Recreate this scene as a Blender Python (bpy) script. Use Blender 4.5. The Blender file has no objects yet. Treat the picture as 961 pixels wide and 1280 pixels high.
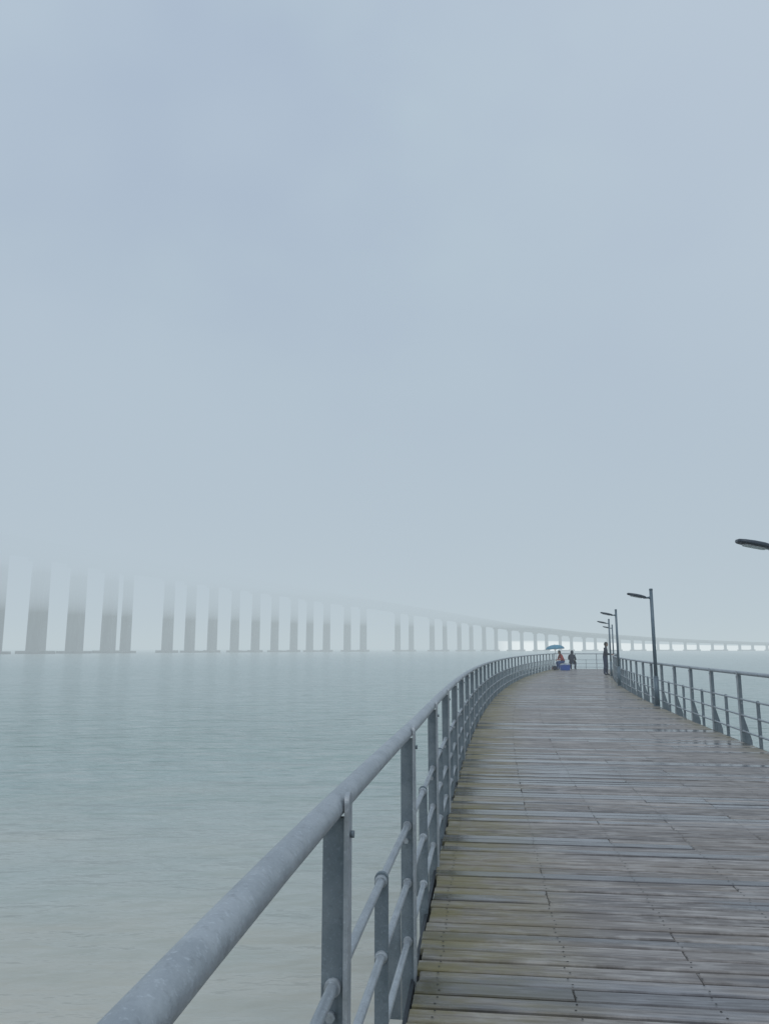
import bpy, bmesh, math, random
from mathutils import Vector, Matrix
random.seed(7)
scene = bpy.context.scene
COL = scene.collection
scene.view_settings.view_transform = 'Standard'
scene.view_settings.look = 'None'
scene.view_settings.exposure = 0

# ------------------------------------------------------------------ helpers
def link(o, parent=None):
    COL.objects.link(o)
    if parent is not None: o.parent = parent
    return o
def empty(name, loc=(0,0,0), rz=0):
    e = bpy.data.objects.new(name, None); e.location = loc; e.rotation_euler = (0,0,rz)
    e.empty_display_size = .2
    return link(e)
def obj_from_bm(name, bm, mats, parent=None, smooth=False):
    me = bpy.data.meshes.new(name); bm.normal_update(); bm.to_mesh(me); bm.free()
    for m in (mats if isinstance(mats,(list,tuple)) else [mats]): me.materials.append(m)
    if smooth:
        for p in me.polygons: p.use_smooth = True
    return link(bpy.data.objects.new(name, me), parent)
class NT:
    def __init__(s, name, world=False):
        if world: s.m = bpy.data.worlds.new(name)
        else: s.m = bpy.data.materials.new(name)
        s.m.use_nodes = True; s.t = s.m.node_tree; s.t.nodes.clear()
    def n(s, typ, **kw):
        nd = s.t.nodes.new(typ)
        for k,v in kw.items():
            if k == 'inp':
                for a,b in v.items(): 
                    if isinstance(b, bpy.types.NodeSocket): s.t.links.new(b, nd.inputs[a])
                    else: nd.inputs[a].default_value = b
            else: setattr(nd,k,v)
        return nd
    def l(s,a,b): s.t.links.new(a,b)
    def math(s, op, a, b=0.0, c=None, clamp=False):
        d = {0:a,1:b}
        if c is not None: d[2]=c
        return s.n('ShaderNodeMath', operation=op, use_clamp=clamp, inp=d).outputs[0]
    def mix(s, f, a, b, bt='MIX'):
        nd = s.n('ShaderNodeMix', data_type='RGBA', blend_type=bt)
        for i,v in ((0,f),(6,a),(7,b)):
            if isinstance(v, bpy.types.NodeSocket): s.t.links.new(v, nd.inputs[i])
            else:
                if i>0 and len(v)==3: v=(*v,1)
                nd.inputs[i].default_value = v
        return nd.outputs[2]
    def noise(s, vec, scale, detail=4, rough=.55):
        nd = s.n('ShaderNodeTexNoise', inp={'Scale':scale,'Detail':detail,'Roughness':rough})
        if vec is not None: s.l(vec, nd.inputs['Vector'])
        return nd.outputs['Fac']
    def ramp(s, v, a, b, lo=0., hi=1.):
        nd = s.n('ShaderNodeMapRange', interpolation_type='SMOOTHSTEP', inp={'Value':v,'From Min':a,'From Max':b,'To Min':lo,'To Max':hi})
        return nd.outputs[0]
    def mapping(s, vec, scale, loc=(0,0,0), rot=(0,0,0)):
        return s.n('ShaderNodeMapping', inp={'Vector':vec,'Scale':scale,'Location':loc,'Rotation':rot}).outputs[0]
    def bump(s, h, strength, dist):
        return s.n('ShaderNodeBump', inp={'Height':h,'Strength':strength,'Distance':dist}).outputs[0]
    def principled(s, **kw):
        p = s.n('ShaderNodeBsdfPrincipled', inp=kw)
        o = s.n('ShaderNodeOutputMaterial'); s.l(p.outputs[0], o.inputs['Surface'])
        return p

def simple_mat(name, col, rough=.6, metal=0., var=.15, scale=12, bump=.0):
    t = NT(name); tc = t.n('ShaderNodeTexCoord').outputs['Object']
    nz = t.noise(tc, scale, 5)
    c = t.mix(t.ramp(nz,.3,.7), tuple(x*(1-var) for x in col), tuple(min(1,x*(1+var)) for x in col))
    kw = {'Base Color':c,'Roughness':rough,'Metallic':metal}
    if bump: kw['Normal']=t.bump(nz, bump, .01)
    t.principled(**kw); return t.m

# ------------------------------------------------------------------ pier geometry (metres)
CAM_H = 1.45
WATER_Z = -1.55
W = 4.2
def LX(y): return .105*y + .00185*y*y + 4e-6*y**3 - .26
pts=[]; acc=0; prev=None; Y0=-8.0; Y1=56.0
y=Y0
while y<=Y1+1e-6:
    p=Vector((LX(y),y))
    if prev is not None: acc+=(p-prev).length
    pts.append((acc,p)); prev=p; y+=.25
S_TOT=acc
def at(s):
    if s<=0: i=0
    else:
        i=min(len(pts)-2,int(s/S_TOT*(len(pts)-1)))
        while i>0 and pts[i][0]>s: i-=1
        while i<len(pts)-2 and pts[i+1][0]<s: i+=1
    a,b=pts[i],pts[i+1]; f=(s-a[0])/(b[0]-a[0])
    yy=a[1].y+(b[1].y-a[1].y)*f
    p=Vector((LX(yy),yy)); d=.105+.0037*yy+12e-6*yy*yy
    t=Vector((d,1)).normalized()
    return p,t,Vector((t.y,-t.x))
def P(s,n,z=0.):
    p,t,nn=at(s); q=p+nn*n
    return Vector((q.x,q.y,z))
def s_of_y(yy):
    return min(pts,key=lambda a:abs(a[1].y-yy))[0]+ (yy-min(pts,key=lambda a:abs(a[1].y-yy))[1].y)

# ------------------------------------------------------------------ materials
def mat_wood():
    t=NT('weathered_deck_wood')
    uv=t.n('ShaderNodeUVMap', uv_map='UVMap').outputs[0]
    at_=t.n('ShaderNodeAttribute', attribute_name='board')
    sep=t.n('ShaderNodeSeparateColor', inp={'Color':at_.outputs['Color']})
    r,g,b=sep.outputs
    suv=t.n('ShaderNodeSeparateXYZ', inp={0:uv}); lat,ss=suv.outputs[0],suv.outputs[1]
    v3=t.n('ShaderNodeCombineXYZ', inp={0:lat,1:ss,2:t.math('MULTIPLY',r,37.0)}).outputs[0]
    grain=t.noise(t.mapping(v3,(1.8,70,1)),1.0,6,.7)
    grain2=t.noise(t.mapping(v3,(5,24,1)),1.0,5,.6)
    plain=t.n('ShaderNodeCombineXYZ', inp={0:lat,1:ss,2:0.0}).outputs[0]
    blotch=t.noise(t.mapping(plain,(.8,1.6,1)),1.0,6,.65)
    streak=t.noise(t.mapping(plain,(.9,9,1),(5,2,0)),1.0,4,.6)
    c=t.mix(r,(.215,.20,.198),(.52,.485,.465))
    c=t.mix(t.math('MULTIPLY',g,.40),c,(.37,.315,.26))
    c=t.mix(t.ramp(grain,.36,.64),t.mix(1.0,c,(.46,.45,.455),'MULTIPLY'),c)
    c=t.mix(t.ramp(grain2,.42,.68,.0,.5),c,(.58,.555,.54))
    c=t.mix(t.ramp(blotch,.42,.66,0,.5),c,(.20,.18,.172))
    c=t.mix(t.ramp(streak,.54,.70,0,.7),c,(.115,.11,.117))
    edge=t.ramp(lat,.0,1.05,1.,0.)
    edge2=t.ramp(lat,W-.5,W,0.,.6)
    al=t.math('MULTIPLY',t.math('ADD',edge,edge2),t.ramp(t.noise(t.mapping(plain,(2.2,5,1)),1.,5,.7),.33,.62,.25,1.),clamp=True)
    c=t.mix(t.math('MULTIPLY',al,.85),c,(.215,.185,.075))
    wn=t.noise(t.mapping(plain,(.42,3.2,1),(3.1,1.7,0)),1.0,3,.55)
    wn2=t.noise(t.mapping(plain,(.15,.22,1),(7.1,2.7,0)),1.0,2,.5)
    wet=t.ramp(t.math('ADD',t.math('ADD',wn,t.math('MULTIPLY',b,.32)),t.math('MULTIPLY',wn2,.45)),.84,.97)
    c=t.mix(t.math('MULTIPLY',wet,.85),c,t.mix(1.0,c,(.42,.45,.52),'MULTIPLY'))
    rough=t.math('SUBTRACT',t.math('ADD',.60,t.math('MULTIPLY',grain,.2)),t.math('MULTIPLY',wet,.56))
    bp=t.bump(t.math('ADD',t.math('MULTIPLY',grain,t.math('SUBTRACT',1.0,t.math('MULTIPLY',wet,.8))),t.math('MULTIPLY',grain2,.4)),.6,.005)
    t.principled(**{'Base Color':c,'Roughness':rough,'Normal':bp})
    return t.m
M_wood=mat_wood()
def mat_steel(name,c1,c2,rough=.45,metal=.35):
    t=NT(name); tc=t.n('ShaderNodeNewGeometry').outputs['Position']
    n1=t.noise(tc,9,6,.65); n2=t.noise(tc,110,4,.6); n3=t.noise(t.mapping(tc,(30,30,3)),1.,3)
    c=t.mix(t.ramp(n1,.35,.65),c1,c2)
    c=t.mix(t.ramp(n2,.52,.70,0,.5),c,tuple(min(1,x*1.45) for x in c2))
    c=t.mix(t.ramp(t.noise(tc,45,5,.7),.52,.72,0,.45),c,tuple(x*.62 for x in c1))
    c=t.mix(t.ramp(n3,.6,.75,0,.4),c,tuple(x*.55 for x in c1))
    c=t.mix(t.ramp(t.noise(tc,22,6,.75),.66,.74,0,.5),c,(.16,.10,.06))
    r=t.ramp(n2,.3,.7,rough-.12,rough+.15)
    t.principled(**{'Base Color':c,'Roughness':r,'Metallic':metal,'Normal':t.bump(n2,.35,.003)})
    return t.m
M_rail=mat_steel('galvanised_rail',(.32,.355,.385),(.41,.445,.475),.48,.25)
M_post=mat_steel('painted_post_steel',(.155,.195,.225),(.205,.245,.275),.5,.3)
M_dark=simple_mat('dark_steel',(.045,.055,.065),.6,.2)
M_under=simple_mat('joist_gap_shade',(.015,.014,.013),.9)  # near-black, shared by joists and the painted shade behind plank gaps
M_conc=simple_mat('pile_concrete',(.26,.26,.25),.85,scale=3)
M_screw=simple_mat('screw_head',(.02,.018,.016),.6,.3)

# ------------------------------------------------------------------ boardwalk
pier=empty('boardwalk')
bm=bmesh.new(); uvl=bm.loops.layers.uv.new('UVMap'); cl=bm.loops.layers.float_color.new('board')
def add_board(bm,s0,s1,n0,n1,z,thick,seed):
    ch=.005
    c=(seed[0],seed[1],seed[2],1)
    def ring(sa,sb,na,nb,zz):
        return [bm.verts.new(P(sa,na,zz)),bm.verts.new(P(sa,nb,zz)),bm.verts.new(P(sb,nb,zz)),bm.verts.new(P(sb,na,zz))]
    top=ring(s0+ch,s1-ch,n0+ch,n1-ch,z)
    mid=ring(s0,s1,n0,n1,z-ch)
    btm=ring(s0,s1,n0,n1,z-thick)
    tc=[(n0,s0),(n1,s0),(n1,s1),(n0,s1)]
    def face(vs,uvs):
        f=bm.faces.new(vs)
        for l,u in zip(f.loops,uvs): l[uvl].uv=u; l[cl]=c
    face(top,tc)
    for a in range(4):
        b=(a+1)%4
        face([mid[a],mid[b],top[b],top[a]],[tc[a],tc[b],tc[b],tc[a]])
        face([btm[a],btm[b],mid[b],mid[a]],[tc[a],tc[b],tc[b],tc[a]])
screws=[]
s=0.2; row=0; bw=.112; gap=.014
wetrow=0
while s+bw<S_TOT:
    j=random.uniform(-.012,.012)
    cuts=[-.02+j]
    pos=random.choice([.66,1.24,1.82,2.40,2.98,3.56])
    while pos<W-.3:
        cuts.append(pos); pos+=random.choice([2.32,2.9,3.5])
    cuts.append(W+.02+random.uniform(-.01,.01))
    wetrow = max(0,wetrow-.3) if random.random()>.09 else random.uniform(.6,1)
    rowtone=random.gauss(0,.18)
    for a,b in zip(cuts[:-1],cuts[1:]):
        seed=(min(1,max(0,random.gauss(.5,.20)+rowtone)),random.random()**2,min(1,max(wetrow,random.random()**3)))
        e=random.uniform(0,.004)
        add_board(bm,s+e,s+bw-random.uniform(0,.004),a+.0015,b-.0015,random.uniform(-.006,0),.032,seed)
    if s<S_TOT*.45 and s>9:
        for n in (.08,.66,1.24,1.82,2.40,2.98,3.56,4.12):
            for ds in (.028,.085): screws.append((s+ds+random.uniform(-.003,.003),n+random.uniform(-.012,.012)))
    s+=bw+gap; row+=1
obj_from_bm('planks',bm,M_wood,pier)
bm=bmesh.new()
for ss,n in screws:
    c=P(ss,n,.0006); bm.faces.new([bm.verts.new(c+Vector((.0055*math.cos(k*math.pi/3),.0055*math.sin(k*math.pi/3),0))) for k in range(6)])
obj_from_bm('screws',bm,M_screw,pier)

def prism(bm,s0,s1,n0,n1,z0,z1,seg=1,mi=0):
    prev=None
    for k in range(seg+1):
        ss=s0+(s1-s0)*k/seg
        r=[bm.verts.new(P(ss,n0,z0)),bm.verts.new(P(ss,n1,z0)),bm.verts.new(P(ss,n1,z1)),bm.verts.new(P(ss,n0,z1))]
        if prev:
            for a in range(4):
                f=bm.faces.new([prev[a],prev[(a+1)%4],r[(a+1)%4],r[a]]); f.material_index=mi
        else:
            f=bm.faces.new(r[::-1]); f.material_index=mi
        prev=r
    f=bm.faces.new(prev); f.material_index=mi
def cyl(bm,c,r0,r1,z0,z1,seg=16,mi=0):
    a=[];b=[]
    for k in range(seg):
        an=2*math.pi*k/seg
        a.append(bm.verts.new((c[0]+r0*math.cos(an),c[1]+r0*math.sin(an),z0)))
        b.append(bm.verts.new((c[0]+r1*math.cos(an),c[1]+r1*math.sin(an),z1)))
    for k in range(seg):
        f=bm.faces.new([a[k],a[(k+1)%seg],b[(k+1)%seg],b[k]]); f.material_index=mi; f.smooth=True
    for q in (a[::-1],b):
        f=bm.faces.new(q); f.material_index=mi
bm=bmesh.new()
prism(bm,0.1,S_TOT-.05,.03,W-.03,-.075,-.045,120)  # added dark sheet below the boards, paints shade into the plank gaps
for n in (.15,1.2,2.1,3.0,W-.15): prism(bm,0.1,S_TOT-.1,n-.06,n+.06,-.26,-.08,120)
obj_from_bm('joists_gap_shade',bm,M_under,pier)
bm=bmesh.new()
prism(bm,0.05,S_TOT,-.048,-.030,-.24,-.03,140)
prism(bm,0.05,S_TOT,W+.030,W+.090,-.24,-.03,140)
ss=2.0
while ss<S_TOT:
    prism(bm,ss-.15,ss+.15,-.02,W+.02,-.55,-.265)
    ss+=6
obj_from_bm('steel_edge_beams',bm,M_dark,pier)
bm=bmesh.new(); ss=2.0
while ss<S_TOT:
    for n in (.5,W-.5):
        c=P(ss,n); cyl(bm,c,.22,.22,-7,-.555,20)
    ss+=6
obj_from_bm('piles',bm,M_conc,pier)

# ------------------------------------------------------------------ railings
def tube(bm,pl,r,seg=14,mi=0,caps=True):
    rings=[]
    for i,p in enumerate(pl):
        d=(pl[min(i+1,len(pl)-1)]-pl[max(i-1,0)]).normalized()
        side=d.cross(Vector((0,0,1)))
        if side.length<1e-3: side=Vector((1,0,0))
        side.normalize(); up=side.cross(d)
        rr=r[i] if isinstance(r,(list,tuple)) else r
        rings.append([bm.verts.new(p+side*rr*math.cos(2*math.pi*k/seg)+up*rr*math.sin(2*math.pi*k/seg)) for k in range(seg)])
    for a,b in zip(rings[:-1],rings[1:]):
        for k in range(seg):
            f=bm.faces.new([a[k],a[(k+1)%seg],b[(k+1)%seg],b[k]]); f.smooth=True; f.material_index=mi
    if caps:
        f=bm.faces.new(rings[0][::-1]); f.material_index=mi
        f=bm.faces.new(rings[-1]); f.material_index=mi
RZ=1.049; RR=.0305; LOW=(.63,.38,.13)
def extrude_poly(bm,o,ax,ay,az,poly,th,mi):
    a=[bm.verts.new(o+ax*u+az*v-ay*th/2) for u,v in poly]
    b=[bm.verts.new(o+ax*u+az*v+ay*th/2) for u,v in poly]
    n=len(poly)
    f=bm.faces.new(a); f.material_index=mi
    f=bm.faces.new(b[::-1]); f.material_index=mi
    for k in range(n):
        f=bm.faces.new([a[k],b[k],b[(k+1)%n],a[(k+1)%n]]); f.material_index=mi
Z=Vector((0,0,1))
def rounded_top(hw,z0,z1,rad,n=8):
    p=[(-hw,z0),(hw,z0)]
    for k in range(n+1):
        a=math.pi/2*k/n; p.append((hw-rad+rad*math.cos(a), z1-rad+rad*math.sin(a)))
    for k in range(n+1):
        a=math.pi/2*k/n; p.append((-hw+rad-rad*math.sin(a),z1-rad+rad*math.cos(a)))
    return p
def tall_post(bm,o,t,n):
    extrude_poly(bm,o,n,t,Z,[(-.030,-.20),(.0255,-.20),(.0255,RZ-.024),(-.030,RZ-.024)],.016,1)
    extrude_poly(bm,o,n,t,Z,[(-.033,.34),(-.13,-.02),(-.13,-.20),(-.033,-.20)],.013,1)
    extrude_poly(bm,o+n*.033,t,n,Z,rounded_top(.027,-.20,RZ+.036,.026),.012,0)
    for z in (-.06,RZ-.065):
        c=o+n*.040+Z*z; tube(bm,[c,c+n*.009],.009,8,1)
    c=o+Z*.565-n*.005-t*.008; tube(bm,[c,c-t*.016],.013,6,0)
    for z in LOW:
        c=o+Z*z; tube(bm,[c-t*.022,c+t*.022],.021,12,0)
def short_post(bm,o,t,n):
    extrude_poly(bm,o,n,t,Z,rounded_top(.024,-.20,LOW[0]+.030,.023),.020,1)
    for z in LOW:
        c=o+Z*z; tube(bm,[c-t*.024,c-t*.016,c+t*.016,c+t*.024],[.017,.023,.023,.017],12,0)
def railing(name,path,posts):
    bm=bmesh.new()
    smin,smax=path['r']; f=path['f']
    N=max(2,int((smax-smin)/.45))
    ss=[smin+(smax-smin)*k/N for k in range(N+1)]
    tube(bm,[f(s)[0]+Z*RZ-f(s)[2]*.006 for s in ss],RR,20,0)
    for z in LOW: tube(bm,[f(s)[0]+Z*z for s in ss],.0145,10,0)
    for s,tall in posts:
        o,t,n=f(s)
        (tall_post if tall else short_post)(bm,o,t,n)
    return obj_from_bm(name,bm,[M_rail,M_post])
def fL(s):
    p,t,n=at(s); k=max(0,min(1,(5.0-p.y)/4)); off=.050+.05*k*k*(3-2*k); q=p-n*off; return Vector((q.x,q.y,0)),Vector((t.x,t.y,0)),Vector((n.x,n.y,0))
def fR(s):
    p,t,n=at(s); q=p+n*(W+.125); return Vector((q.x,q.y,0)),Vector((t.x,t.y,0)),Vector((-n.x,-n.y,0))
def mk(s0,smin,smax,sp=1.8):
    out=[]; k=-20
    while s0+k*sp/2<smax:
        s=s0+k*sp/2
        if s>smin+.1: out.append((s,k%2==0))
        k+=1
    return out
SE=S_TOT-.03
railing('metal_railing',{'r':(.1,SE),'f':fL},mk(s_of_y(2.07),.1,SE,1.76))
railing('metal_railing',{'r':(.1,SE),'f':fR},mk(s_of_y(11.8),.1,SE))
pe,te,ne=at(S_TOT-.03)
def fE(s):
    q=pe-ne*.050+ne*s+te*.07; return Vector((q.x,q.y,0)),Vector((ne.x,ne.y,0)),Vector((-te.x,-te.y,0))
railing('metal_railing',{'r':(0.,W+.175),'f':fE},[(k*(W+.175)/6,k%2==0) for k in range(7)])

# ------------------------------------------------------------------ street lamps
M_lens=simple_mat('lamp_lens',(.35,.38,.40),.25)
M_lamp=mat_steel('lamp_paint',(.11,.16,.20),(.14,.19,.23),.45,.2)
M_lamphead=simple_mat('lamp_head_paint',(.035,.05,.07),.4,.2)
def lamp(yy):
    s=s_of_y(yy); p,t,n=at(s)
    o=P(s,W-.005)
    root=empty('street_lamp',o,math.atan2(-n.y,-n.x))
    AZ=2.73
    bm=bmesh.new()
    cyl(bm,(.02,0),.085,.085,0.004,.020,20); cyl(bm,(0,0),.060,.060,.020,.72,24); cyl(bm,(0,0),.060,.048,.72,.75,24)
    cyl(bm,(0,0),.046,.042,.75,2.93,24); cyl(bm,(0,0),.050,.038,2.93,2.965,24)
    for k in range(4):
        a=math.pi/4+k*math.pi/2; cyl(bm,(.02+.07*math.cos(a),.07*math.sin(a)),.010,.010,.020,.04,6)
    obj_from_bm('pole',bm,M_lamp,root)
    bm=bmesh.new(); tube(bm,[Vector((.03,0,AZ)),Vector((.20,0,AZ))],.024,12); tube(bm,[Vector((-.0,0,AZ)),Vector((.06,0,AZ))],.036,12)
    obj_from_bm('arm',bm,M_lamp,root)
    bm=bmesh.new(); rings=[]; TL=.22
    prof=[(.13,.040,.03),(.16,.075,.042),(.26,.112,.052),(.38,.125,.052),(.50,.12,.045),(.57,.10,.036),(.595,.06,.024)]
    for x,hw,hh in prof:
        r=[]
        for k in range(20):
            a=2*math.pi*k/20; ca,sa=math.cos(a),math.sin(a)
            yv=hw*math.copysign(abs(ca)**.6,ca); zv=hh*math.copysign(abs(sa)**.8,sa)
            if sa<0: zv*=.55
            r.append(bm.verts.new((x,yv,AZ+(x-.13)*TL+zv)))
        rings.append(r)
    for a,b in zip(rings[:-1],rings[1:]):
        for k in range(20):
            f=bm.faces.new([a[k],a[(k+1)%20],b[(k+1)%20],b[k]]); f.smooth=True
    bm.faces.new(rings[0][::-1]); bm.faces.new(rings[-1])
    bmesh.ops.recalc_face_normals(bm,faces=bm.faces)
    obj_from_bm('head',bm,M_lamphead,root)
    bm=bmesh.new(); r=[]
    for k in range(24):
        a=2*math.pi*k/24; ca,sa=math.cos(a),math.sin(a)
        x=.38+.14*math.copysign(abs(ca)**.5,ca); yv=.085*math.copysign(abs(sa)**.5,sa)
        r.append((x,yv))
    a=[bm.verts.new((x,yv,AZ+(x-.13)*TL-.020)) for x,yv in r]; b=[bm.verts.new((x,yv*.95,AZ+(x-.13)*TL-.038)) for x,yv in r]
    bm.faces.new(b); bm.faces.new(a[::-1])
    for k in range(24): bm.faces.new([a[k],a[(k+1)%24],b[(k+1)%24],b[k]])
    bmesh.ops.recalc_face_normals(bm,faces=bm.faces)
    obj_from_bm('lens',bm,M_lens,root)
for yy in (10.6,20.8,31.8,42.3,52.5): lamp(yy)

# ------------------------------------------------------------------ bridge
def mat_bridge():
    t=NT('bridge_concrete'); pos=t.n('ShaderNodeNewGeometry').outputs['Position']
    z=t.n('ShaderNodeSeparateXYZ',inp={0:pos}).outputs[2]
    nz=t.noise(t.mapping(pos,(.2,.2,.05)),1.,5,.6)
    c=t.mix(t.ramp(nz,.3,.7),(.245,.25,.245),(.32,.325,.31))
    c=t.mix(t.ramp(t.math('ADD',z,t.math('MULTIPLY',nz,2)),-1.,1.2,.75,0.),c,(.08,.08,.075))
    t.principled(**{'Base Color':c,'Roughness':.9}); return t.m
M_bridge=mat_bridge()
bridge=empty('bridge')
cols=[(-222,318,9,1),(-209,352,9,1),(-194.5,390,10,1),(-184,414,11.8,1),(-174.4,441,11.4,1),(-163.6,464,10.6,1),(-157.3,476,8.0,1),(-140.2,506,8.8,1),
(-129.7,521.8,8.6,0),(-118.2,537.5,8.4,0),(-105.9,553.3,7.8,0),(-94,570.3,7.8,0),(-82.5,587.9,7.4,0),(-70.1,605.5,7.4,0),(-59.2,620,7.2,0),(-47,635.5,7.4,0),
(-31.1,654.6,7.6,0),(-18.1,669.3,7.6,0),(11.6,690.4,6.8,0),(23.9,698.7,6.2,0),(43.2,711.4,6.4,0),(55.4,719.1,5.8,0),(69.5,727.9,5.6,0),(81.4,735.2,5.4,0),
(94.4,743,5.4,0),(106.8,750.3,5.0,0),(121.2,758.5,5.0,0),(134,765.3,4.8,0),(148.7,772.7,4.8,0),(161,778.8,4.6,0),(176.1,786,4.4,0),(188.8,792,4.4,0),(203.5,799,4.4,0),
(216.6,805.5,4.2,0),(231.8,812.5,4,0),(245.2,818.6,4,0),(260.8,825.6,4,0),(274.3,830.7,3.8,0),(290.7,834,3.8,0),(305.4,837,3.8,0),(322.1,840.4,3.8,0),(337,843.4,3.8,0),
(353.9,846.8,3.8,0),(369.1,849.8,3.8,0),(386.2,853.1,3.8,0),(401.5,856,3.8,0),(418.9,859.5,3.8,0),(436,862,3.8,0),(452,864,3.8,0),(470,866,3.8,0),(486,868,3.8,0),(504,870,3.8,0)]
prof=[(-215,56),(-184,54.6),(-140,51.5),(-98,48),(-60,44.5),(-16,40.5),(40,33.5),(121,22.5),(190,16),(272,11.6),(340,8.5),(428,5.8),(504,5.0)]
def zdeck(x):
    for a,b in zip(prof[:-1],prof[1:]):
        if x<=b[0]: return a[1]+(b[1]-a[1])*(x-a[0])/(b[0]-a[0])
    return prof[-1][1]
def th(x): return 5.5 if x<-140 else max(1.6,5.5-(x+140)*.0078)
def cdir(i):
    a=cols[max(0,i-1)]; b=cols[min(len(cols)-1,i+1)]
    return Vector((b[0]-a[0],b[1]-a[1],0)).normalized()
def obox(bm,c,d,L,Wd,z0,z1,tap=1.0,bev=0.):
    n=Vector((-d.y,d.x,0)); c=Vector((c[0],c[1],0))
    def ring(z,k):
        hl,hw=L/2*k,Wd/2*k; e=bev
        o=[(-hl+e,-hw),(hl-e,-hw),(hl,-hw+e),(hl,hw-e),(hl-e,hw),(-hl+e,hw),(-hl,hw-e),(-hl,-hw+e)] if e>0 else [(-hl,-hw),(hl,-hw),(hl,hw),(-hl,hw)]
        return [bm.verts.new(c+d*u+n*v+Z*z) for u,v in o]
    a=ring(z0,1);b=ring(z1,tap); m=len(a)
    for k in range(m): bm.faces.new([a[k],a[(k+1)%m],b[(k+1)%m],b[k]])
    bm.faces.new(a[::-1]); bm.faces.new(b)
bm=bmesh.new()
for i,(x,y_,w,_) in enumerate(cols):
    d=cdir(i); zt=zdeck(x)-th(x)
    wd=w*.80
    obox(bm,(x,y_),d,wd*.6,wd,WATER_Z-6,zt-.05,.94,.5 if w>4 else .2)
    obox(bm,(x,y_),d,wd*.75,wd*1.4,zt-1.6 if zt>12 else zt-.5,zt-.04,1.0,.2)
obj_from_bm('columns',bm,M_bridge,bridge)
bm=bmesh.new()
for i,(x,y_,w,k) in enumerate(cols):
    d=cdir(i)
    obox(bm,(x,y_),d,w*(1.2 if k else .9),w*1.3,WATER_Z-5,WATER_Z+(1.5 if i%2 else 1.3),.97,.6 if w>4 else .2)
i=8
while i+1<len(cols):
    a=cols[i];b=cols[i+1]; c=((a[0]+b[0])/2,(a[1]+b[1])/2); v=Vector((b[0]-a[0],b[1]-a[1],0)); 
    obox(bm,c,v.normalized(),v.length*.9,4,WATER_Z-4,WATER_Z+1.1,1,.3); i+=2
obj_from_bm('pile_caps',bm,M_bridge,bridge)
bm=bmesh.new(); prev=None
dk=[(-232,285)]+[(c[0],c[1]) for c in cols]
for i,(x,y_) in enumerate(dk):
    a=dk[max(0,i-1)];b=dk[min(len(dk)-1,i+1)]; d=Vector((b[0]-a[0],b[1]-a[1],0)).normalized(); n=Vector((-d.y,d.x,0))
    zt=zdeck(x); t_=th(x); c=Vector((x,y_,0))
    sec=[(-15,zt-.6),(-15,zt+1.0),(-14.6,zt+1.0),(-14.6,zt),(14.6,zt),(14.6,zt+1.0),(15,zt+1.0),(15,zt-.6),(8,zt-1.2),(6,zt-t_),(-6,zt-t_),(-8,zt-1.2)]
    r=[bm.verts.new(c+n*u+Z*v) for u,v in sec]
    if prev:
        m=len(r)
        for k in range(m): bm.faces.new([prev[k],prev[(k+1)%m],r[(k+1)%m],r[k]])
    prev=r
bmesh.ops.recalc_face_normals(bm,faces=bm.faces)
obj_from_bm('bridge_deck',bm,M_bridge,bridge)

# ------------------------------------------------------------------ water
def mat_water():
    t=NT('estuary_water')
    pos=t.n('ShaderNodeNewGeometry').outputs['Position']
    sp=t.n('ShaderNodeSeparateXYZ',inp={0:pos})
    n0=t.noise(t.mapping(pos,(.16,.35,1)),1.,4,.55)
    shore=t.math('ADD',sp.outputs[1],t.math('MULTIPLY',t.math('SUBTRACT',n0,.5),14.))
    f=t.ramp(shore,5.,19.)
    c=t.mix(f,(.56,.51,.42),(.36,.455,.43))
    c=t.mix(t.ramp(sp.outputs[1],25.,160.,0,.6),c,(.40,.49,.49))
    patch=t.noise(t.mapping(pos,(.02,.05,1)),1.,4,.6)
    c=t.mix(t.ramp(patch,.35,.7,0,.4),c,(.45,.51,.50))
    streak=t.noise(t.mapping(pos,(.45,1.3,1),(0,0,0),(0,0,.15)),1.,6,.65)
    k=t.ramp(sp.outputs[1],6.,24.,.14,.50)
    c=t.mix(t.math('MULTIPLY',t.ramp(streak,.42,.66),k),c,(.25,.33,.305))
    rip=t.noise(t.mapping(pos,(1.1,2.6,1),(3,1,0),(0,0,-.1)),1.,4,.55)
    c=t.mix(t.math('MULTIPLY',t.ramp(rip,.5,.70),k),c,(.55,.58,.55))
    h1=t.noise(t.mapping(pos,(1.0,2.2,1)),1.,4,.5)
    h2=t.noise(t.mapping(pos,(.3,.8,1)),1.,3,.5)
    hh=t.math('MULTIPLY',t.math('ADD',h1,t.math('MULTIPLY',h2,1.5)),t.ramp(sp.outputs[1],5.,30.,.22,1.))
    t.principled(**{'Base Color':c,'Roughness':.2,'IOR':1.33,'Normal':t.bump(hh,1.0,.42)})
    return t.m
bm=bmesh.new()
R=3900; nv=96
rings=[[bm.verts.new((r*math.cos(2*math.pi*k/nv),r*math.sin(2*math.pi*k/nv),WATER_Z)) for k in range(nv)] for r in (20,100,500,1500,R)]
bm.faces.new(rings[0])
for a,b in zip(rings[:-1],rings[1:]):
    for k in range(nv): bm.faces.new([a[k],b[k],b[(k+1)%nv],a[(k+1)%nv]])
obj_from_bm('water',bm,mat_water())

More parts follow.
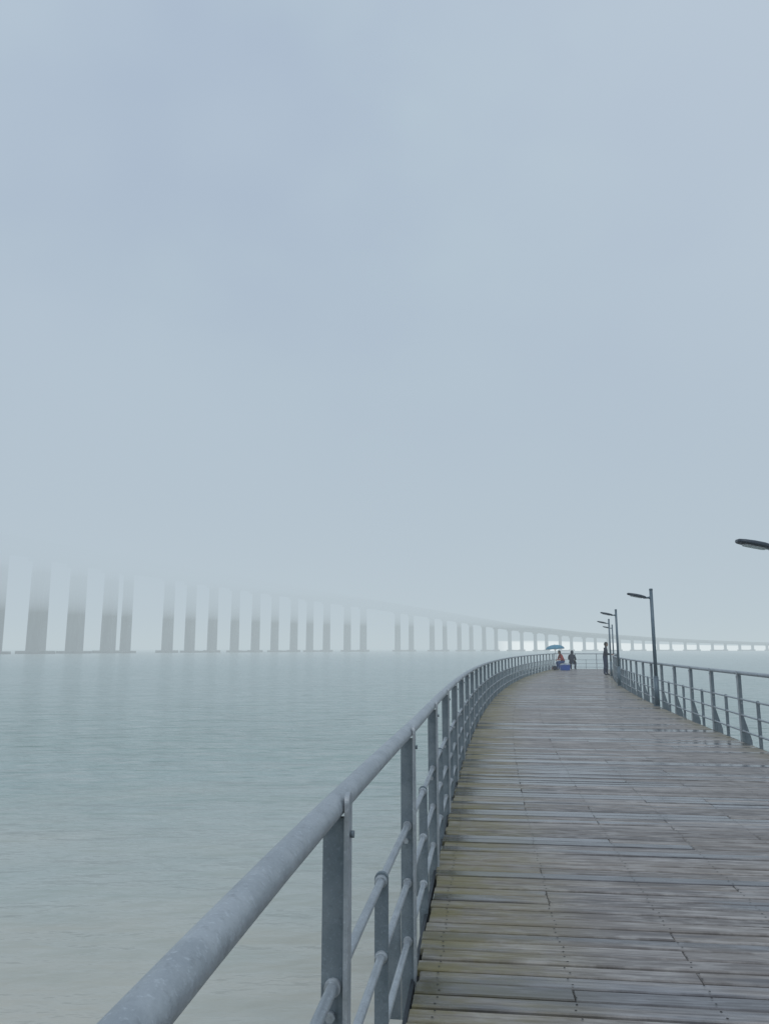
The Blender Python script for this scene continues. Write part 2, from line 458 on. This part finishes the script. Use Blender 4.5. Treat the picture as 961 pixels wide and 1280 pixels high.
# ------------------------------------------------------------------ fog (homogeneous volumes, emission stands in for scattered daylight)
def fogmat(name,sig,col):
    t=NT(name+'_volume')
    ab=t.n('ShaderNodeVolumeAbsorption',inp={'Color':(0,0,0,1),'Density':sig})
    em=t.n('ShaderNodeEmission',inp={'Color':(*col,1),'Strength':sig})
    ad=t.n('ShaderNodeAddShader',inp={0:ab.outputs[0],1:em.outputs[0]})
    o=t.n('ShaderNodeOutputMaterial'); t.l(ad.outputs[0],o.inputs['Volume'])
    return t.m
def fog(name,sig,col,hx,z0,z1,c=(0,0)):
    bm=bmesh.new(); bmesh.ops.create_cube(bm,size=1)
    for v in bm.verts: v.co=Vector((c[0]+v.co.x*2*hx,c[1]+v.co.y*2*hx,z0 if v.co.z<0 else z1))
    return obj_from_bm(name,bm,fogmat(name,sig,col))
fog('sea_fog',.0018,(.51,.595,.635),4000,-9,60)
fog('low_cloud_fog',.0058,(.455,.545,.625),3990,20,61)
fog('cloud_fog',.018,(.40,.49,.605),3980,41,62)
bm=bmesh.new(); prev=None
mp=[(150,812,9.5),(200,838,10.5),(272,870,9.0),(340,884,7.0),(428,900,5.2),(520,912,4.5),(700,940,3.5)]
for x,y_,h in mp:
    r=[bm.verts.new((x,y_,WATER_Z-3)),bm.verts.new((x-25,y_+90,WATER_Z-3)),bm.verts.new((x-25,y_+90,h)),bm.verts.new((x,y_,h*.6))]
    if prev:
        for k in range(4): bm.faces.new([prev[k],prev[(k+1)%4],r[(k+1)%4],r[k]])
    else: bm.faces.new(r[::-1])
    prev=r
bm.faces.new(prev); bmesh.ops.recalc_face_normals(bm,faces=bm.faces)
obj_from_bm('glow_mist',bm,fogmat('glow_mist',.03,(1.8,1.8,1.74)))  # added self-glowing volume, brightens the gaps under the low bridge end

# ------------------------------------------------------------------ people
M_skin=simple_mat('skin',(.42,.26,.19),.55,var=.05)
M_hair=simple_mat('dark_hair',(.015,.012,.01),.6,scale=80,bump=.4)
M_navy=simple_mat('navy_jacket',(.012,.018,.04),.75,scale=30,bump=.3)
M_jeans=simple_mat('dark_jeans',(.02,.035,.08),.85,scale=40,bump=.2)
M_red=simple_mat('red_jacket',(.36,.05,.04),.75,scale=20,bump=.3)
M_blue=simple_mat('blue_trousers',(.02,.07,.22),.8,scale=30)
M_shoe=simple_mat('shoes',(.02,.02,.022),.6)
M_eye=simple_mat('eye',(.02,.015,.01),.2)
M_lip=simple_mat('lips',(.30,.12,.10),.5)
def segdist(p,a,b):
    ab=b-a; t=max(0,min(1,(p-a).dot(ab)/max(1e-9,ab.length_squared))); return (p-(a+ab*t)).length
def person(name,loc,rz,J,mats,hood=False,bulk=1.1):
    root=empty(name,loc,rz)
    V=[];R_=[];E=[];tag={}
    def v(co,r):
        if not isinstance(r,tuple): r=(r,r)
        V.append(Vector(co)); R_.append(r); return len(V)-1
    def e(a,b,tg): E.append((a,b)); tag[(a,b)]=tg
    j={k:Vector(c) for k,c in J.items()}; B=bulk
    pel=v(j['pelvis'],(.155*B,.13*B))
    sp=v(j['spine'],(.15*B,.13*B)); ch=v(j['chest'],(.175*B,.14*B)); nb=v(j['neck'],(.09,.085)); nt=v(j['head']-Vector((.015,0,.075)),(.056,.056))
    e(pel,sp,0);e(sp,ch,0);e(ch,nb,0);e(nb,nt,2)
    roots=[pel]
    for sd,sg in (('L',1),('R',-1)):
        hip=v(j['hip'+sd],(.104*B,.104*B)); kn=v(j['knee'+sd],(.070*B,.070*B)); 
        mid=v((j['knee'+sd]+j['ankle'+sd])/2+Vector((-.012,0,.05)),(.066*B,.066*B))
        an=v(j['ankle'+sd],(.050,.050)); toe=v(j['toe'+sd],(.042,.032))
        e(pel,hip,1);e(hip,kn,1);e(kn,mid,1);e(mid,an,1);e(an,toe,3)
        sh=v(j['sh'+sd],(.078*B,.078*B)); el=v(j['el'+sd],(.058*B,.058*B)); wr=v(j['wr'+sd],(.036,.036)); pa=v(j['hand'+sd],(.038,.022))
        e(ch,sh,0);e(sh,el,0);e(el,wr,0);e(wr,pa,2)
        d=(j['hand'+sd]-j['wr'+sd]).normalized(); lat=Vector((0,sg,0)); lat=(lat-d*lat.dot(d)).normalized(); dn=Vector((0,0,-1)); dn=(dn-d*dn.dot(d)); dn.normalize()
        for q,(off,ln) in enumerate(((-.030,.075),(-.011,.085),(.010,.08),(.030,.062))):
            b0=j['hand'+sd]+lat*off+d*.012
            b1=b0+d*ln*.45+dn*.012; b2=b1+(d*.6+dn*.8).normalized()*ln*.33; b3=b2+(d*.1+dn).normalized()*ln*.28
            ids=[v(b0,.010),v(b1,.0095),v(b2,.0085),v(b3,.0075)]
            roots.append(ids[0])
            for a,b in zip(ids[:-1],ids[1:]): e(a,b,2)
        b0=j['hand'+sd]-d*.03-lat*.024; b1=b0-lat*.028+d*.025+dn*.01; b2=b1+d*.03+dn*.012
        ids=[v(b0,.012),v(b1,.011),v(b2,.009)]; roots.append(ids[0])
        for a,b in zip(ids[:-1],ids[1:]): e(a,b,2)
    me=bpy.data.meshes.new('tmp'); me.from_pydata(V,E,[]); tmp=bpy.data.objects.new('tmp',me); COL.objects.link(tmp)
    md=tmp.modifiers.new('Skin','SKIN'); md.branch_smoothing=.5; md.use_smooth_shade=True
    lay=me.skin_vertices[0].data
    for k,r in enumerate(R_): lay[k].radius=r; lay[k].use_root=False
    for k in roots: lay[k].use_root=True
    ss=tmp.modifiers.new('Sub','SUBSURF'); ss.levels=2; ss.render_levels=2
    bpy.context.view_layer.update()
    dg=bpy.context.evaluated_depsgraph_get()
    bme=bpy.data.meshes.new_from_object(tmp.evaluated_get(dg)); bpy.data.objects.remove(tmp)
    bme.materials.clear()
    for m in (mats[0],mats[1],M_skin,M_shoe): bme.materials.append(m)
    for p in bme.polygons:
        c=p.center; best=min(E,key=lambda ab:segdist(c,V[ab[0]],V[ab[1]])-.5*(R_[ab[0]][0]+R_[ab[1]][0])*.6)
        p.material_index=tag[best]; p.use_smooth=True
    bme.name='body'; link(bpy.data.objects.new('body',bme),root)
    H=j['head']
    bm=bmesh.new(); bmesh.ops.create_uvsphere(bm,u_segments=32,v_segments=24,radius=1)
    for vv in bm.verts:
        x,y_,z=vv.co; k=1.0-.22*max(0,-z)
        nx=x*.098; ny=y_*.077*k; nz=z*.118
        if x>0: nx*=.93
        if x>.5 and abs(y_)<.22 and -.35<z<.12: nx+=.022*(1-abs(y_)/.22)*(1-abs(z+.2)/.33 if abs(z+.2)<.33 else 0)
        if x>.3 and z<-.65: nx+=.012
        if x>.6 and .05<z<.3 and .2<abs(y_)<.6: nx-=.006
        vv.co=Vector((nx,ny,nz))
    for f in bm.faces: f.smooth=True
    h=obj_from_bm('head',bm,M_skin,root); h.location=H
    bm=bmesh.new()
    for sg in (1,-1):
        bmesh.ops.create_uvsphere(bm,u_segments=10,v_segments=8,radius=.011,matrix=Matrix.Translation((.083,sg*.030,.005)))
    o=obj_from_bm('eyes',bm,M_eye,root); o.location=H
    bm=bmesh.new()
    for sg in (1,-1):
        bmesh.ops.create_uvsphere(bm,u_segments=12,v_segments=8,radius=1,matrix=Matrix.Translation((-.002,sg*.077,-.01))@Matrix.Diagonal((.018,.009,.032,1)))
    o=obj_from_bm('ears',bm,M_skin,root,True); o.location=H
    bm=bmesh.new(); bmesh.ops.create_uvsphere(bm,u_segments=12,v_segments=8,radius=1,matrix=Matrix.Translation((.083,0,-.052))@Matrix.Diagonal((.009,.024,.008,1)))
    o=obj_from_bm('mouth',bm,M_lip,root,True); o.location=H
    bm=bmesh.new(); bmesh.ops.create_uvsphere(bm,u_segments=32,v_segments=24,radius=1)
    rnd=random.Random(3)
    for vv in list(bm.verts):
        x,y_,z=vv.co
        w_=1+rnd.uniform(-.02,.03)
        vv.co=Vector((x*.108*w_-.006,y_*.087*w_,z*.128*w_+.004))
    dele=[f for f in bm.faces if (f.calc_center_median().x>.035 and f.calc_center_median().z<.055) or f.calc_center_median().z<-.07 or (f.calc_center_median().x>.0 and f.calc_center_median().z<-.01)]
    bmesh.ops.delete(bm,geom=dele,context='FACES')
    o=obj_from_bm('hair' if not hood else 'hood',bm,mats[0] if hood else M_hair,root,True); o.location=H
    if hood: o.scale=(1.15,1.15,1.1)
    sm=o.modifiers.new('thick','SOLIDIFY'); sm.thickness=.012
    return root

stand={'pelvis':(0,0,.95),'spine':(.01,0,1.12),'chest':(.03,0,1.32),'neck':(.04,0,1.49),'head':(.075,0,1.64)}
for sd,sg in (('L',1),('R',-1)):
    stand['hip'+sd]=(0,sg*.09,.90); stand['knee'+sd]=(.025+.03*sg,sg*.11,.49); stand['ankle'+sd]=(-.01+.05*sg,sg*.12,.085); stand['toe'+sd]=(.13+.05*sg,sg*.14,.036)
    stand['sh'+sd]=(.03,sg*.175,1.42); stand['el'+sd]=(.06,sg*.225,1.15); stand['wr'+sd]=(.29,sg*.18,1.10); stand['hand'+sd]=(.375,sg*.165,1.108)
sm_=s_of_y(43.1); pm,tm,nm=at(sm_)
person('standing_man',P(sm_,W-.28,.002),math.atan2(nm.y,nm.x)-.1,stand,(M_navy,M_jeans),bulk=1.22)

def sit(lean=.12):
    d={'pelvis':(0,0,.50),'spine':(.04,0,.66),'chest':(.10+lean*.5,0,.86),'neck':(.15+lean,0,1.02),'head':(.21+lean,0,1.155)}
    for sd,sg in (('L',1),('R',-1)):
        d['hip'+sd]=(.04,sg*.10,.49); d['knee'+sd]=(.43,sg*.15,.52); d['ankle'+sd]=(.40+.04*sg,sg*.16,.085); d['toe'+sd]=(.55+.04*sg,sg*.18,.036)
        d['sh'+sd]=(.13+lean*.8,sg*.17,.95); d['el'+sd]=(.24,sg*.23,.69); d['wr'+sd]=(.42,sg*.10,.66); d['hand'+sd]=(.50,sg*.07,.655)
    return d
def stool(loc,rz):
    r=empty('folding_stool',loc,rz); bm=bmesh.new()
    for yy in (-.19,.19):
        tube(bm,[Vector((-.17,yy,0.0)),Vector((.17,yy,.37))],.011,8); tube(bm,[Vector((.17,yy,0.0)),Vector((-.17,yy,.37))],.011,8)
    for x in (-.17,.17): tube(bm,[Vector((x,-.2,.37)),Vector((x,.2,.37))],.011,8)
    obj_from_bm('legs',bm,M_rail,r)
    bm=bmesh.new(); prev=None
    for k in range(9):
        x=-.18+.36*k/8; z=.385-.02*math.sin(math.pi*k/8)
        c=[bm.verts.new((x,-.18,z)),bm.verts.new((x,.18,z))]
        if prev: bm.faces.new([prev[0],c[0],c[1],prev[1]])
        prev=c
    o=obj_from_bm('seat',bm,M_blue,r,True); m=o.modifiers.new('t','SOLIDIFY'); m.thickness=.008
s1=s_of_y(53.0)
pa=P(s1,.92,.002); pb=P(s1+.2,1.42,.002)
ra=math.radians(200); rb=math.radians(60)
person('seated_person',pa,ra,sit(.08),(M_red,M_blue)); stool(pa,ra)
person('seated_person',pb,rb,sit(.05),(M_navy,M_jeans),hood=True,bulk=1.2); stool(pb,rb)

# umbrella
M_umb=simple_mat('umbrella_cloth',(.10,.27,.38),.6,scale=6,var=.12)
pu=P(s1-.1,.52,.002); um=empty('umbrella',pu)
um.rotation_euler=(0,math.radians(-4),0)
bm=bmesh.new(); seg=8
sub=6
apex=bm.verts.new((0,0,1.66)); prevr=None
for i in range(1,7):
    f=i/6; r=[]
    for k in range(seg*sub):
        a=2*math.pi*k/(seg*sub); m=(k%sub)/sub; sag=4*m*(1-m)
        rad=.64*math.sin(f*math.pi/2*.98)*(1-.05*sag*f); z=1.66-.29*(1-math.cos(f*math.pi/2))+.02*sag*f
        r.append(bm.verts.new((rad*math.cos(a),rad*math.sin(a),z)))
    n=len(r)
    for k in range(n):
        if prevr: bm.faces.new([prevr[k],r[k],r[(k+1)%n],prevr[(k+1)%n]])
        else: bm.faces.new([apex,r[k],r[(k+1)%n]])
    prevr=r
o=obj_from_bm('canopy',bm,M_umb,um,True); m=o.modifiers.new('t','SOLIDIFY'); m.thickness=.004
bm=bmesh.new(); tube(bm,[Vector((0,0,0)),Vector((0,0,1.72))],.011,8)
for k in range(8):
    a=2*math.pi*k/8; tube(bm,[Vector((0,0,1.25)),Vector((.3*math.cos(a),.3*math.sin(a),1.60))],.004,5)
obj_from_bm('shaft',bm,M_dark,um)

# cooler box
M_cool=simple_mat('cooler_blue',(.01,.08,.40),.4); M_white=simple_mat('cooler_white',(.70,.70,.68),.4)
pc=P(s1-1.0,1.12,.002); cb=empty('cooler_box',pc,.3)
def rbox(name,sx,sy,z0,z1,mat,par,bev=.02,tap=1.):
    bm=bmesh.new(); bmesh.ops.create_cube(bm,size=1)
    for v in bm.verts:
        k=tap if v.co.z<0 else 1
        v.co=Vector((v.co.x*sx*k,v.co.y*sy*k,z0 if v.co.z<0 else z1))
    bmesh.ops.bevel(bm,geom=bm.edges[:],offset=bev,segments=3,affect='EDGES')
    return obj_from_bm(name,bm,mat,par,False)
rbox('body',.60,.34,0,.30,M_cool,cb,.02,.93); rbox('lid',.62,.36,.303,.36,M_cool,cb,.02)
bm=bmesh.new(); tube(bm,[Vector((-.32,0,.26)),Vector((-.32,0,.40)),Vector((-.26,0,.43)),Vector((.26,0,.43)),Vector((.32,0,.40)),Vector((.32,0,.26))],.010,8)
obj_from_bm('handle',bm,M_white,cb)
# tackle bag
pg=P(s1-.6,.42,.002); bg=empty('tackle_bag',pg,1.2)
rbox('body',.45,.26,0,.28,M_navy,bg,.06,.95); rbox('pocket',.30,.03,.05,.2,M_red,bg,.01).location=(0,.146,0)
bm=bmesh.new(); tube(bm,[Vector((-.12,0,.27)),Vector((-.09,0,.38)),Vector((.09,0,.38)),Vector((.12,0,.27))],.011,8); obj_from_bm('handles',bm,M_navy,bg)

# ------------------------------------------------------------------ world + sun
w=NT('World',world=True); scene.world=w.m
SE_,SR_=math.radians(50),math.radians(200)
sky=w.n('ShaderNodeTexSky',sky_type='NISHITA',sun_disc=False,sun_elevation=SE_,sun_rotation=SR_)
tc=w.n('ShaderNodeTexCoord').outputs['Generated']
n1=w.noise(w.mapping(tc,(2.0,2.0,2.6),(.3,.1,.7)),1.,4,.5)
n2=w.noise(w.mapping(tc,(1.5,1.5,2.2),(2.3,4.1,1.7)),1.,3,.5)
xs=w.n('ShaderNodeSeparateXYZ',inp={0:tc})
cl_=w.mix(w.ramp(n1,.38,.62),(3.3,4.2,6.1),(4.7,6.1,7.0))
cl_=w.mix(w.ramp(n2,.44,.64,0,.75),cl_,(5.5,6.6,7.8))
cl_=w.mix(w.ramp(w.math('ADD',w.math('MULTIPLY',xs.outputs[0],1.1),w.math('MULTIPLY',xs.outputs[2],.8)),.2,1.1,0,.75),cl_,(6.8,7.6,8.5))
c=w.mix(.94,sky.outputs[0],cl_)
bg_=w.n('ShaderNodeBackground',inp={'Color':c,'Strength':.1})
o=w.n('ShaderNodeOutputWorld'); w.l(bg_.outputs[0],o.inputs['Surface'])
sd=bpy.data.lights.new('sun','SUN'); sd.energy=1.5; sd.angle=math.radians(20); sd.color=(1,.96,.91)
so=link(bpy.data.objects.new('sun',sd))
dirv=Vector((math.sin(SR_)*math.cos(SE_),math.cos(SR_)*math.cos(SE_),math.sin(SE_)))
so.rotation_euler=dirv.to_track_quat('Z','Y').to_euler()

# ------------------------------------------------------------------ camera
cd=bpy.data.cameras.new('camera'); cam=link(bpy.data.objects.new('camera',cd))
cam.location=(0,0,CAM_H); cam.rotation_euler=(math.radians(90+9.99),0,0)
cd.sensor_fit='VERTICAL'; cd.sensor_height=36; cd.lens=965/1280*36
cd.clip_start=.05; cd.clip_end=12000
scene.camera=cam
